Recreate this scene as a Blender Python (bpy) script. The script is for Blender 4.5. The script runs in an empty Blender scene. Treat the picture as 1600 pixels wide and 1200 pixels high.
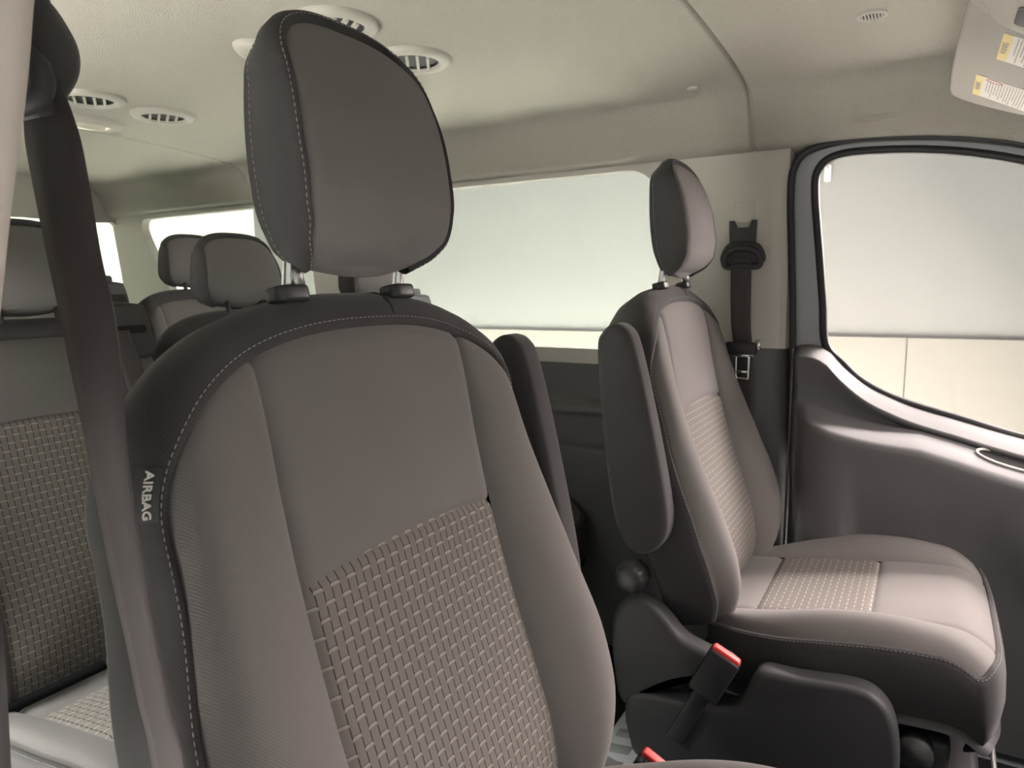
import bpy, bmesh, math, random
import numpy as np
from mathutils import Vector, Matrix
random.seed(7)
S = bpy.context.scene
COL = S.collection
sin, cos, pi = math.sin, math.cos, math.pi
# ------------------------------------------------------------------ camera
# van axes: +X to the front of the van, +Y to its left (driver) side, Z up, floor z = 0
F_PX, YAW, PIT, ROL = 1087.3, .5388, .1417, -.0129
CAM = Vector((0, -1.068, 1.10))
_d = Vector((-sin(YAW)*cos(PIT), cos(YAW)*cos(PIT), -sin(PIT)))
_r0 = Vector((cos(YAW), sin(YAW), 0)); _u0 = _r0.cross(_d)
_r = _r0*cos(ROL)+_u0*sin(ROL); _u = -_r0*sin(ROL)+_u0*cos(ROL)
cd = bpy.data.cameras.new('camera'); cam = bpy.data.objects.new('camera', cd); COL.objects.link(cam)
M4 = Matrix((( _r.x, _u.x, -_d.x, CAM.x), (_r.y, _u.y, -_d.y, CAM.y), (_r.z, _u.z, -_d.z, CAM.z), (0, 0, 0, 1)))
cam.matrix_world = M4
cd.sensor_width = 36; cd.sensor_fit = 'HORIZONTAL'; cd.lens = F_PX/1600*36; cd.clip_start = .02
cd.dof.use_dof = True; cd.dof.focus_distance = .85; cd.dof.aperture_fstop = 11
S.camera = cam
# ------------------------------------------------------------------ light, exposure
S.view_settings.view_transform = 'Standard'; S.view_settings.look = 'None'
S.view_settings.exposure = 1.0; S.view_settings.gamma = 1; S.view_settings.use_curve_mapping = False
W = bpy.data.worlds.new('world'); S.world = W; W.use_nodes = True
W.node_tree.nodes['Background'].inputs[0].default_value = (.98, 1, .95, 1)
W.node_tree.nodes['Background'].inputs[1].default_value = .32
def area(name, loc, target, sx, sy, power, col, spread=180):
    l = bpy.data.lights.new(name, 'AREA'); l.shape = 'RECTANGLE'; l.size = sx; l.size_y = sy
    l.energy = power; l.color = col; l.spread = math.radians(spread)
    o = bpy.data.objects.new(name, l); COL.objects.link(o); o.location = loc
    o.rotation_euler = (Vector(target)-Vector(loc)).to_track_quat('-Z', 'Y').to_euler()
    return o
area('fill_front', (1.5, 2.5, 1.9), (-.1, .55, .75), 1.5, 1.5, 140, (1, .90, .87))  # added unseen lamp, stands in for bright wall light on the driver seat
area('fill_high', (.6, 1.95, 3.1), (.0, .55, .5), 1.6, .5, 48, (1, .91, .885), 90)  # added lamp above the door window, brightens the driver cushion
area('fill_windscreen', (2.15, .35, 2.65), (.1, .65, .5), 1.5, 1.5, 27, (1, .91, .885), 90)  # added lamp ahead of the windscreen, brightens the cushion's far bolster
area('fill_left', (-1.8, 2.0, 3.4), (-1.8, 2.0, 0), 4.4, 1.0, 470, (.97, 1, .93), 60)  # added unseen lamp, lights the left ground for bounce onto the headliner
area('fill_right', (-2.6, -2.9, 3.4), (-2.6, -2.9, 0), 2.4, 1.0, 185, (1, .99, .93), 60)  # added unseen lamp, lights the right rear ground for bounce into the cabin
area('fill_slider', (-1.9, -2.2, 3.0), (-1.15, -.75, .5), .9, .5, 15, (1, .99, .93), 70)  # added lamp, brightens the bench through the open sliding-door side
area('fill_entry', (-.55, -2.15, 3.2), (-.55, -2.15, 0), 1.0, .4, 90, (1, .98, .94), 36)  # added lamp, lights the ground by the door for bounce onto the seat side
# ------------------------------------------------------------------ materials
MATS = {}
def nmat(name):
    m = bpy.data.materials.new(name); m.use_nodes = True
    nt = m.node_tree; b = nt.nodes['Principled BSDF']
    return m, nt, b
def setp(b, **k):
    for n, v in k.items():
        n = n.replace('_', ' ')
        if n in b.inputs: b.inputs[n].default_value = v
def math_n(nt, op, a, b=None, c=None):
    n = nt.nodes.new('ShaderNodeMath'); n.operation = op
    for i, v in enumerate((a, b, c)):
        if v is None: continue
        if isinstance(v, (int, float)): n.inputs[i].default_value = v
        else: nt.links.new(v, n.inputs[i])
    return n.outputs[0]
def bump(nt, b, h, strength, dist):
    n = nt.nodes.new('ShaderNodeBump'); n.inputs['Strength'].default_value = strength; n.inputs['Distance'].default_value = dist
    nt.links.new(h, n.inputs['Height']); nt.links.new(n.outputs[0], b.inputs['Normal'])
def noise(nt, scale, detail=2, coord='Object'):
    t = nt.nodes.new('ShaderNodeTexCoord'); n = nt.nodes.new('ShaderNodeTexNoise')
    n.inputs['Scale'].default_value = scale; n.inputs['Detail'].default_value = detail
    nt.links.new(t.outputs[coord], n.inputs['Vector']); return n.outputs['Fac']
def mixc(nt, fac, c1, c2):
    n = nt.nodes.new('ShaderNodeMix'); n.data_type = 'RGBA'
    if isinstance(fac, (int, float)): n.inputs[0].default_value = fac
    else: nt.links.new(fac, n.inputs[0])
    for i, c in ((6, c1), (7, c2)):
        if isinstance(c, tuple): n.inputs[i].default_value = (*c, 1)
        else: nt.links.new(c, n.inputs[i])
    return n.outputs[2]
def m_plain(name, col, rough=.6, metal=0, bscale=0, bstr=.2, bdist=.0005, mott=0, spec=.5):
    m, nt, b = nmat(name); setp(b, Roughness=rough, Metallic=metal)
    b.inputs['Base Color'].default_value = (*col, 1)
    if 'Specular IOR Level' in b.inputs: b.inputs['Specular IOR Level'].default_value = spec
    if bscale:
        f = noise(nt, bscale); bump(nt, b, f, bstr, bdist)
        if mott:
            c = mixc(nt, f, tuple(x*(1-mott) for x in col), tuple(min(1, x*(1+mott)) for x in col))
            nt.links.new(c, b.inputs['Base Color'])
    MATS[name] = m; return m
def m_fabric(name, col, angle=.7, scale=1400):
    """twill cloth: fine diagonal ribs from the mesh UV (metres)"""
    m, nt, b = nmat(name); setp(b, Roughness=.95)
    if 'Specular IOR Level' in b.inputs: b.inputs['Specular IOR Level'].default_value = .15
    if 'Sheen Weight' in b.inputs: b.inputs['Sheen Weight'].default_value = .12; b.inputs['Sheen Roughness'].default_value = .5
    t = nt.nodes.new('ShaderNodeTexCoord'); s = nt.nodes.new('ShaderNodeSeparateXYZ'); nt.links.new(t.outputs['UV'], s.inputs[0])
    k = math_n(nt, 'ADD', math_n(nt, 'MULTIPLY', s.outputs[0], scale*cos(angle)*2), math_n(nt, 'MULTIPLY', s.outputs[1], scale*sin(angle)*2))
    w = math_n(nt, 'MULTIPLY_ADD', math_n(nt, 'SINE', k), .5, .5)
    n = noise(nt, 900, 2); n2 = noise(nt, 9, 3)
    h = math_n(nt, 'ADD', math_n(nt, 'MULTIPLY', w, .6), math_n(nt, 'MULTIPLY', n, .6))
    c = mixc(nt, h, tuple(x*.80 for x in col), tuple(x*1.18 for x in col))
    c2 = mixc(nt, math_n(nt, 'MULTIPLY', n2, .16), c, (col[0]*.6, col[1]*.57, col[2]*.55))
    nt.links.new(c2, b.inputs['Base Color']); bump(nt, b, h, .35, .0004)
    MATS[name] = m; return m
def m_pattern(name, col, hi, lo, P=.0212, R=.0138):
    m, nt, b = nmat(name); setp(b, Roughness=.9)
    if 'Specular IOR Level' in b.inputs: b.inputs['Specular IOR Level'].default_value = .2
    t = nt.nodes.new('ShaderNodeTexCoord'); s = nt.nodes.new('ShaderNodeSeparateXYZ'); nt.links.new(t.outputs['UV'], s.inputs[0])
    v = math_n(nt, 'DIVIDE', s.outputs[1], R); row = math_n(nt, 'FLOOR', v); fv = math_n(nt, 'FRACT', v)
    off = math_n(nt, 'MULTIPLY', math_n(nt, 'FLOORED_MODULO', row, 2.0), .5)
    fu = math_n(nt, 'FRACT', math_n(nt, 'ADD', math_n(nt, 'DIVIDE', s.outputs[0], P), off))
    dash = math_n(nt, 'MULTIPLY', math_n(nt, 'LESS_THAN', fu, .5), math_n(nt, 'LESS_THAN', fv, .21))
    rib = math_n(nt, 'GREATER_THAN', math_n(nt, 'SINE', math_n(nt, 'MULTIPLY', fv, 2*pi*14.3)), -.5)
    dash = math_n(nt, 'MULTIPLY', dash, math_n(nt, 'MULTIPLY_ADD', rib, .6, .4))
    near0 = math_n(nt, 'LESS_THAN', math_n(nt, 'ABSOLUTE', math_n(nt, 'SUBTRACT', math_n(nt, 'FRACT', math_n(nt, 'ADD', fu, .25)), .25)), .034)
    near5 = math_n(nt, 'LESS_THAN', math_n(nt, 'ABSOLUTE', math_n(nt, 'SUBTRACT', fu, .5)), .034)
    line = math_n(nt, 'MULTIPLY', math_n(nt, 'MAXIMUM', near0, near5), math_n(nt, 'MULTIPLY', math_n(nt, 'GREATER_THAN', fv, .14), math_n(nt, 'LESS_THAN', fv, .92)))
    under = math_n(nt, 'MULTIPLY', math_n(nt, 'LESS_THAN', fu, .5), math_n(nt, 'MULTIPLY', math_n(nt, 'GREATER_THAN', fv, .21), math_n(nt, 'LESS_THAN', fv, .28)))
    n = noise(nt, 700, 2)
    base = mixc(nt, n, tuple(x*.86 for x in col), tuple(x*1.12 for x in col))
    c = mixc(nt, dash, base, hi); c = mixc(nt, math_n(nt, 'MULTIPLY', under, .55), c, lo); c = mixc(nt, line, c, lo)
    nt.links.new(c, b.inputs['Base Color'])
    h = math_n(nt, 'ADD', math_n(nt, 'SUBTRACT', math_n(nt, 'MULTIPLY', dash, .5), line), math_n(nt, 'MULTIPLY', n, .25))
    bump(nt, b, h, .5, .0008)
    MATS[name] = m; return m
GREY = m_fabric('grey_cloth', (.140, .130, .125))
CHAR = m_fabric('charcoal_cloth', (.045, .043, .044), .8)
BENCH = m_fabric('bench_cloth', (.12, .115, .112))
PATT = m_pattern('woven_insert', (.150, .138, .126), (.27, .25, .225), (.045, .037, .033))
STIT = m_plain('stitch_thread', (.27, .26, .24), .8)
SEAM = m_plain('seam_dark', (.03, .028, .028), .9)
BLK = m_plain('black_plastic', (.024, .024, .026), .45, bscale=900, bstr=.15, bdist=.0004)
BLK2 = m_plain('soft_black_plastic', (.034, .034, .036), .6, bscale=900, bstr=.15, bdist=.0004)
TRIMD = m_plain('charcoal_trim', (.12, .117, .12), .58, bscale=1100, bstr=.2, bdist=.0004)
TRIML = m_plain('light_trim', (.58, .555, .51), .6, bscale=1200, bstr=.12, bdist=.0003)
HEAD = m_plain('headliner_felt', (.475, .455, .405), 1, bscale=470, bstr=.9, bdist=.003, mott=.16, spec=.1)
PAINT = m_plain('grey_paint', (.36, .38, .40), .35)
RUB = m_plain('rubber', (.022, .022, .024), .5)
GAP = m_plain('recess_shade', (.022, .022, .022), .9, spec=.05)  # dark colour stands for the shade inside the grip cup and slots
STEEL = m_plain('bright_steel', (.75, .74, .72), .22, 1)
STEEL2 = m_plain('satin_steel', (.45, .45, .44), .45, 1)
WEB = m_plain('belt_webbing', (.058, .050, .051), .7, bscale=700, bstr=.3, bdist=.0004, spec=.3)
RED = m_plain('red_plastic', (.85, .075, .07), .4)
VENT = m_plain('vent_plastic', (.52, .50, .45), .5)
VISM = m_plain('visor_cloth', (.42, .395, .37), .95, bscale=500, bstr=.4, bdist=.001, mott=.06, spec=.1)
WHT = m_plain('label_white', (.80, .76, .73), .6)
YEL = m_plain('label_yellow', (.80, .66, .30), .6)
INK = m_plain('label_ink', (.35, .30, .29), .7)
REDI = m_plain('label_red_ink', (.62, .25, .25), .7)
CARP = m_plain('floor_vinyl', (.012, .0125, .0135), .9, bscale=300, bstr=.4, bdist=.001, mott=.15, spec=.1)
ALU = m_plain('sill_strip_grey', (.50, .53, .54), .45)
ALU2 = m_plain('sill_strip_inlay', (.26, .27, .27), .7, bscale=500, bstr=.4, bdist=.001)
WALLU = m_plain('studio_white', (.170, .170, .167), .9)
WALLL = m_plain('studio_cream_board', (.168, .160, .144), .8)
GRND = m_plain('studio_floor', (.82, .80, .76), .8)
SHUT = m_plain('shutter_white', (.72, .76, .66), .7)
LENS = m_plain('lamp_lens', (.78, .72, .62), .15)
CREAM = m_plain('cream_pillar', (.70, .64, .59), .6)
def m_glass(name, tint):
    m = bpy.data.materials.new(name); m.use_nodes = True; nt = m.node_tree; nt.nodes.clear()
    o = nt.nodes.new('ShaderNodeOutputMaterial'); t = nt.nodes.new('ShaderNodeBsdfTransparent'); g = nt.nodes.new('ShaderNodeBsdfGlossy')
    t.inputs[0].default_value = (*tint, 1); g.inputs['Roughness'].default_value = .02
    f = nt.nodes.new('ShaderNodeFresnel'); f.inputs[0].default_value = 1.16
    mx = nt.nodes.new('ShaderNodeMixShader'); nt.links.new(f.outputs[0], mx.inputs[0]); nt.links.new(t.outputs[0], mx.inputs[1]); nt.links.new(g.outputs[0], mx.inputs[2])
    nt.links.new(mx.outputs[0], o.inputs[0]); MATS[name] = m; return m
GLASS = m_glass('clear_glass', (.99, .97, .96)); GLASSG = m_glass('green_tint_glass', (.97, .985, .96))
# ------------------------------------------------------------------ helpers
def link(name, me, mat, parent=None, smooth=True):
    if smooth:
        for p in me.polygons: p.use_smooth = True
    o = bpy.data.objects.new(name, me); COL.objects.link(o)
    if mat is not None: me.materials.append(mat)
    if parent is not None: o.parent = parent
    return o
def mesh(name, V, Fc, mat, parent=None, smooth=True, uv=None):
    me = bpy.data.meshes.new(name); me.from_pydata([tuple(map(float, v)) for v in V], [], Fc); me.update()
    if uv is not None:
        l = me.uv_layers.new(name='UVMap')
        for lp in me.loops: l.data[lp.index].uv = uv[lp.vertex_index]
    return link(name, me, mat, parent, smooth)
def bmobj(name, bm, mat, parent=None, smooth=True, sharp=None):
    bmesh.ops.recalc_face_normals(bm, faces=bm.faces)
    me = bpy.data.meshes.new(name); bm.to_mesh(me); bm.free()
    o = link(name, me, mat, parent, smooth)
    if sharp: 
        try: me.set_sharp_from_angle(angle=math.radians(sharp))
        except Exception: pass
    return o
def thing(name, label, cat, loc=(0, 0, 0), group=None):
    o = bpy.data.objects.new(name, None); COL.objects.link(o); o.location = loc; o.empty_display_size = .1
    o['label'] = label; o['category'] = cat
    if group: o['group'] = group
    return o
def tag(o, label, cat, group=None):
    o['label'] = label; o['category'] = cat
    if group: o['group'] = group
    return o
def struct(o, label=None):
    o['kind'] = 'structure'
    if label: o['label'] = label
    return o
def spl(pts):
    """smooth interpolation through (x, y) pairs"""
    xs = np.array([p[0] for p in pts], float); ys = np.array([p[1] for p in pts], float)
    m = np.gradient(ys, xs)
    def f(x):
        x = min(max(x, xs[0]), xs[-1]); i = min(max(int(np.searchsorted(xs, x))-1, 0), len(xs)-2)
        h = xs[i+1]-xs[i]; t = (x-xs[i])/h
        return ((2*t**3-3*t*t+1)*ys[i]+(t**3-2*t*t+t)*h*m[i]+(-2*t**3+3*t*t)*ys[i+1]+(t**3-t*t)*h*m[i+1])
    return f
def crom(P, n=8, closed=False):
    P = [Vector(p) for p in P]; N = len(P); out = []
    for i in range(N if closed else N-1):
        g = (lambda k: P[k % N]) if closed else (lambda k: P[min(max(k, 0), N-1)])
        a, b, c, d = g(i-1), g(i), g(i+1), g(i+2)
        for j in range(n):
            t = j/n
            out.append(.5*((2*b)+(c-a)*t+(2*a-5*b+4*c-d)*t*t+(3*b-a-3*c+d)*t**3))
    if not closed: out.append(P[-1].copy())
    return out
def tube_into(bm, pts, r, sides=8, closed=False, ry=None):
    pts = [Vector(p) for p in pts]; n = len(pts); rings = []; prev = None
    for i, p in enumerate(pts):
        a = pts[(i-1) % n] if (closed or i > 0) else p; b = pts[(i+1) % n] if (closed or i < n-1) else p
        t = (b-a).normalized()
        if prev is None:
            up = Vector((0, 0, 1)) if abs(t.z) < .9 else Vector((1, 0, 0)); s = t.cross(up).normalized()
        else:
            s = (prev-t*prev.dot(t)).normalized()
        prev = s; q = t.cross(s); rr = r[i] if isinstance(r, (list, tuple)) else r
        rings.append([bm.verts.new(p+(s*cos(2*pi*k/sides)+q*sin(2*pi*k/sides)*(ry or 1))*rr) for k in range(sides)])
    m = n if closed else n-1
    for i in range(m):
        A, B = rings[i], rings[(i+1) % n]
        for k in range(sides): bm.faces.new((A[k], A[(k+1) % sides], B[(k+1) % sides], B[k]))
    if not closed: bm.faces.new(rings[0][::-1]); bm.faces.new(rings[-1])
def tube(name, pts, r, mat, parent=None, sides=8, closed=False, ry=None):
    bm = bmesh.new(); tube_into(bm, pts, r, sides, closed, ry); return bmobj(name, bm, mat, parent)
def box_into(bm, c, s, bev=0, seg=2, rot=None):
    r = bmesh.ops.create_cube(bm, size=1); vs = r['verts']
    bmesh.ops.scale(bm, vec=s, verts=vs)
    if bev:
        es = list({e for v in vs for e in v.link_edges})
        g = bmesh.ops.bevel(bm, geom=es, offset=bev, segments=seg, affect='EDGES', profile=.5); vs = list({v for f in g['faces'] for v in f.verts} | {v for v in vs if v.is_valid})
    if rot is not None: bmesh.ops.rotate(bm, cent=(0, 0, 0), matrix=rot, verts=vs)
    bmesh.ops.translate(bm, vec=c, verts=vs)
def box(name, c, s, mat, parent=None, bev=.004, seg=3, rot=None):
    bm = bmesh.new(); box_into(bm, c, s, bev, seg, rot); return bmobj(name, bm, mat, parent, True, 40)
def prism(name, outline, mapf, d0, d1, mat, parent=None, bev=.004, seg=3):
    """outline: 2-D loop; mapf(u, v, d) -> xyz ; extruded from d0 to d1, edges rounded"""
    bm = bmesh.new()
    A = [bm.verts.new((u, v, d0)) for u, v in outline]; f = bm.faces.new(A)
    r = bmesh.ops.extrude_face_region(bm, geom=[f]); vs = [e for e in r['geom'] if isinstance(e, bmesh.types.BMVert)]
    for v in vs: v.co.z = d1
    bmesh.ops.recalc_face_normals(bm, faces=bm.faces)
    if bev:
        es = [e for e in bm.edges if abs(e.verts[0].co.z-e.verts[1].co.z) < 1e-6]
        bmesh.ops.bevel(bm, geom=es, offset=bev, segments=seg, affect='EDGES', profile=.5)
    for v in bm.verts: v.co = Vector(mapf(*v.co))
    return bmobj(name, bm, mat, parent, True, 50)
def rrect(x0, x1, y0, y1, r, n=6):
    out = []
    for cx, cy, a0 in ((x1-r, y1-r, 0), (x0+r, y1-r, 90), (x0+r, y0+r, 180), (x1-r, y0+r, 270)):
        for k in range(n+1):
            a = math.radians(a0+90*k/n); out.append((cx+r*cos(a), cy+r*sin(a)))
    return out
def smooth2(pts, n=6): return [(p.x, p.y) for p in crom([(x, y, 0) for x, y in pts], n, True)]
def lathe(name, prof, mat, parent=None, n=32, mapf=None, sx=1, sy=1):
    V = []; Fc = []
    for r, z in prof:
        for k in range(n): V.append((r*cos(2*pi*k/n)*sx, r*sin(2*pi*k/n)*sy, z))
    for i in range(len(prof)-1):
        for k in range(n): Fc.append((i*n+k, i*n+(k+1) % n, (i+1)*n+(k+1) % n, (i+1)*n+k))
    if mapf: V = [mapf(*v) for v in V]
    return mesh(name, V, Fc, mat, parent)
def clus(n, e=(.012, .03, .06)):
    """0..1 samples crowded at both ends"""
    return [0]+list(e)+list(np.linspace(e[-1], 1-e[-1], n)[1:-1])+[1-x for x in e[::-1]]+[1]
def text_mesh(name, s, size, place, mat, parent, extr=.0004):
    """lettering as mesh; place(x, y, z) -> xyz"""
    c = bpy.data.curves.new(name, 'FONT'); c.body = s; c.size = size; c.extrude = extr; c.align_x = 'CENTER'; c.align_y = 'CENTER'; c.offset = size*.012
    o = bpy.data.objects.new('tmp', c); COL.objects.link(o); bpy.context.view_layer.update()
    me = bpy.data.meshes.new_from_object(o.evaluated_get(bpy.context.evaluated_depsgraph_get()))
    bpy.data.objects.remove(o); bpy.data.curves.remove(c); me.name = name; me.materials.clear()
    for v in me.vertices: v.co = Vector(place(*v.co))
    return link(name, me, mat, parent, False)
# ------------------------------------------------------------------ upholstered pad
class Pad:
    """A stitched cushion: lateral y, length h, normal w, in a frame O + y*Y + h*U + w*N."""
    def __init__(s, O, U, N, Wf, Hf, wc, B, a1=None, edge=.012, topdrop=.012, endk=.82, lat=0., wrear=None):
        s.O = Vector(O); s.U = Vector(U); s.N = Vector(N); s.Wf = Wf; s.Hf = Hf; s.wc = wc; s.B = B; s.a1 = a1; s.edge = edge; s.topdrop = topdrop; s.endk = endk; s.lat = lat; s.wrear = wrear
    def seam(s, b): return s.a1/s.Wf(b) if s.a1 else .6
    def yhw(s, a, b):
        H = s.Hf(a); h = b*H; y = a*s.Wf(b); w = s.wc(h); a1 = s.seam(b); A = abs(a)
        if A > a1:
            t = (A-a1)/(1-a1); w += s.B(h)*sin(pi*s.endk*t)
            if t > .7: w -= s.edge*((t-.7)/.3)**2
        if b > .88: w -= s.topdrop*((b-.88)/.12)**2
        w -= s.lat*A**3
        return y, h, w
    def ds(s, h, w, depth): return 1.0 if s.wrear is None else max(.15, (w-s.wrear(h))/depth)
    def pt(s, y, h, w): return s.O+Vector((0, y, 0))+s.U*h+s.N*w
    def P(s, a, b): return s.pt(*s.yhw(a, b))
    def patch(s, name, alo, ahi, blo, bhi, mat, parent, na=14, nb=40, dip=.0045, dipsides=(1, 1, 1, 1)):
        """alo/ahi: functions of b; surface sinks into the seams at its edges"""
        us = clus(na); vs = clus(nb, (.006, .015, .03)); V = []; UV = []; Fc = []
        for v in vs:
            b = blo+(bhi-blo)*v
            for u in us:
                a = alo(b)+(ahi(b)-alo(b))*u; y, h, w = s.yhw(a, b)
                dl = (a-alo(b))*s.Wf(b); dr = (ahi(b)-a)*s.Wf(b); db = (b-blo)*s.Hf(a); dt = (bhi-b)*s.Hf(a)
                for q, on in zip((dl, dr, db, dt), dipsides):
                    if on: w -= dip*math.exp(-(q/.0055)**2)
                V.append(s.pt(y, h, w)); UV.append((y, h))
        n = len(us)
        for i in range(len(vs)-1):
            for j in range(n-1): Fc.append((i*n+j, i*n+j+1, (i+1)*n+j+1, (i+1)*n+j))
        return mesh(name, V, Fc, mat, parent, True, UV)
    def loop(s, nside=50, ntop=90):
        L = [(-1, b) for b in np.linspace(0, 1, nside)[:-1]]+[(-cos(pi*k/ntop), 1) for k in range(ntop+1)]+[(1, b) for b in np.linspace(1, 0, nside)[1:]]
        return L
    def rim(s):
        """perimeter points with the outward normal and how far it faces the top"""
        L = s.loop(); Q = [s.yhw(a, b) for a, b in L]; out = []
        for i, q in enumerate(Q):
            p0 = Q[max(i-2, 0)]; p1 = Q[min(i+2, len(Q)-1)]; t = Vector((p1[0]-p0[0], p1[1]-p0[1]))
            t.normalize(); n = Vector((-t.y, t.x)); out.append((q, n, max(0, n.y)))
        return out
    def surround(s, name, side, top, mat, parent):
        R = s.rim(); V = []; UV = []; Fc = []; m = len(side); acc = 0
        for i, (q, n, tp) in enumerate(R):
            if i: acc += math.hypot(q[0]-R[i-1][0][0], q[1]-R[i-1][0][1])
            sc = s.ds(q[1], q[2], -side[-1][1])
            for k in range(m):
                o = side[k][0]*(1-tp)+top[k][0]*tp; dw = (side[k][1]*(1-tp)+top[k][1]*tp)*sc
                V.append(s.pt(q[0]+n.x*o, q[1]+n.y*o, q[2]+dw)); UV.append((acc, dw))
        for i in range(len(R)-1):
            for k in range(m-1): Fc.append((i*m+k, (i+1)*m+k, (i+1)*m+k+1, i*m+k+1))
        return mesh(name, V, Fc, mat, parent, True, UV)
    def rear(s, name, depth, mat, parent, bottom=True):
        us = [-cos(pi*k/26) for k in range(27)]; vs = np.linspace(0, 1, 24); V = []; Fc = []; UV = []
        for b in vs:
            for a in us:
                y, h, w = s.yhw(a, b); V.append(s.pt(y, h, w-depth*s.ds(h, w, depth))); UV.append((y, h))
        n = len(us)
        for i in range(len(vs)-1):
            for j in range(n-1): Fc.append((i*n+j, (i+1)*n+j, (i+1)*n+j+1, i*n+j+1))
        if bottom:
            k0 = len(V)
            for a in us:
                y, h, w = s.yhw(a, 0); V.append(s.pt(y, h, w-.006)); UV.append((y, h))
            for j in range(n-1): Fc.append((j, j+1, k0+j+1, k0+j))
        return mesh(name, V, Fc, mat, parent, True, UV)
    def under(s, name, depth, mat, parent):
        us = [-cos(pi*k/26) for k in range(27)]; V = []; Fc = []; UV = []; m = 7; n = len(us)
        for i in range(m):
            for a in us:
                y, h, w = s.yhw(a, 0); d = depth*s.ds(h, w, depth); t = i/(m-1)
                V.append(s.pt(y, h-.010*sin(pi*t)*(1-a*a), w-d*t)); UV.append((y, -t*d))
        for i in range(m-1):
            for j in range(n-1): Fc.append((i*n+j, (i+1)*n+j, (i+1)*n+j+1, i*n+j+1))
        return mesh(name, V, Fc, mat, parent, True, UV)
    def stitches(s, name, side, top, k, mat, parent, step=.0066, ln=.0042, r=.00055, lift=.0006, keep=None):
        """dashes along the rim at section index k (fractional)"""
        R = s.rim(); P = []; i0 = int(k); f = k-i0
        for q, n, tp in R:
            sc = s.ds(q[1], q[2], -side[-1][1])
            def sec(j): return (side[j][0]*(1-tp)+top[j][0]*tp, (side[j][1]*(1-tp)+top[j][1]*tp)*sc)
            A, B = sec(i0), sec(i0+1); o = A[0]*(1-f)+B[0]*f; dw = A[1]*(1-f)+B[1]*f
            d2 = Vector((B[0]-A[0], B[1]-A[1])); d2 = d2.normalized() if d2.length > 1e-9 else Vector((1, 0)); nn = Vector((-d2.y, d2.x))
            o += nn.x*lift; dw += nn.y*lift
            P.append(s.pt(q[0]+n.x*o, q[1]+n.y*o, q[2]+dw))
        return dash_obj(name, P, step, ln, r, mat, parent, keep)
def dash_obj(name, P, step, ln, r, mat, parent, keep=None):
    L = [0]
    for i in range(1, len(P)): L.append(L[-1]+(P[i]-P[i-1]).length)
    X = np.array(L); A = np.array([tuple(p) for p in P])
    def at(d): return Vector([np.interp(d, X, A[:, c]) for c in range(3)])
    bm = bmesh.new(); d = .002
    while d+ln < L[-1]:
        if keep is None or keep(d/L[-1]): tube_into(bm, [at(d), at(d+ln*.5), at(d+ln)], [r*.6, r, r*.6], 5)
        d += step
    return bmobj(name, bm, mat, parent)
def ribbon(name, A, B, mat, parent=None, thick=.0012, n=10):
    """webbing between two edge polylines"""
    A = crom(A, n); B = crom(B, n); V = []; Fc = []; m = len(A)
    for i in range(m):
        a, b = A[i], B[i]; t = (A[min(i+1, m-1)]-A[max(i-1, 0)]); nn = (b-a).cross(t).normalized()*thick
        for k in range(5):
            p = a.lerp(b, k/4); V.append(p+nn)
        for k in range(4, -1, -1):
            p = a.lerp(b, k/4); V.append(p-nn)
    for i in range(m-1):
        for k in range(10): Fc.append((i*10+k, (i+1)*10+k, (i+1)*10+(k+1) % 10, i*10+(k+1) % 10))
    Fc.append(tuple(range(9, -1, -1))); Fc.append(tuple(range((m-1)*10, m*10)))
    return mesh(name, V, Fc, mat, parent, True)
# ------------------------------------------------------------------ the studio outside
def wall_pt(x, z, off=0): return (x, 3.61+(x+3.151)*.0524+off, z)
def quad_slab(name, x0, x1, z0, z1, off, th, mat):
    V = [wall_pt(x, z, o) for o in (off, off+th) for x, z in ((x0, z0), (x1, z0), (x1, z1), (x0, z1))]
    return mesh(name, V, [(0, 1, 2, 3), (7, 6, 5, 4), (0, 4, 5, 1), (1, 5, 6, 2), (2, 6, 7, 3), (3, 7, 4, 0)], mat, None, False)
struct(quad_slab('wall_backdrop', -7, 6, -.65, 4.2, .03, .1, WALLU), 'white studio wall seen through the side windows')
for i, (a, b) in enumerate(((-7, -4.402), (-4.4, -2.002), (-2.0, -.102), (-.1, 2.4), (2.402, 6))):
    struct(quad_slab('trim_%d' % (i+20), a+.0015, b-.0015, -.65, .75, 0, .029, WALLL), 'cream base board panel along the studio wall')
struct(mesh('floor_ground', [(-8, -5, -.65), (7, -5, -.65), (7, 4.3, -.65), (-8, 4.3, -.65)], [(0, 1, 2, 3)], GRND, None, False), 'pale studio ground under the van')
V = []; Fc = []
for i in range(0, 161):
    y = -3+i*.05; V += [(-5.6+.02*(i % 4 in (1, 2)), y, -.65), (-5.6+.02*(i % 4 in (1, 2)), y, 3.6)]
for i in range(160): Fc.append((2*i, 2*i+2, 2*i+3, 2*i+1))
struct(mesh('wall_shutter', V, Fc, SHUT, None, False), 'pale ribbed wall behind the van')
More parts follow.
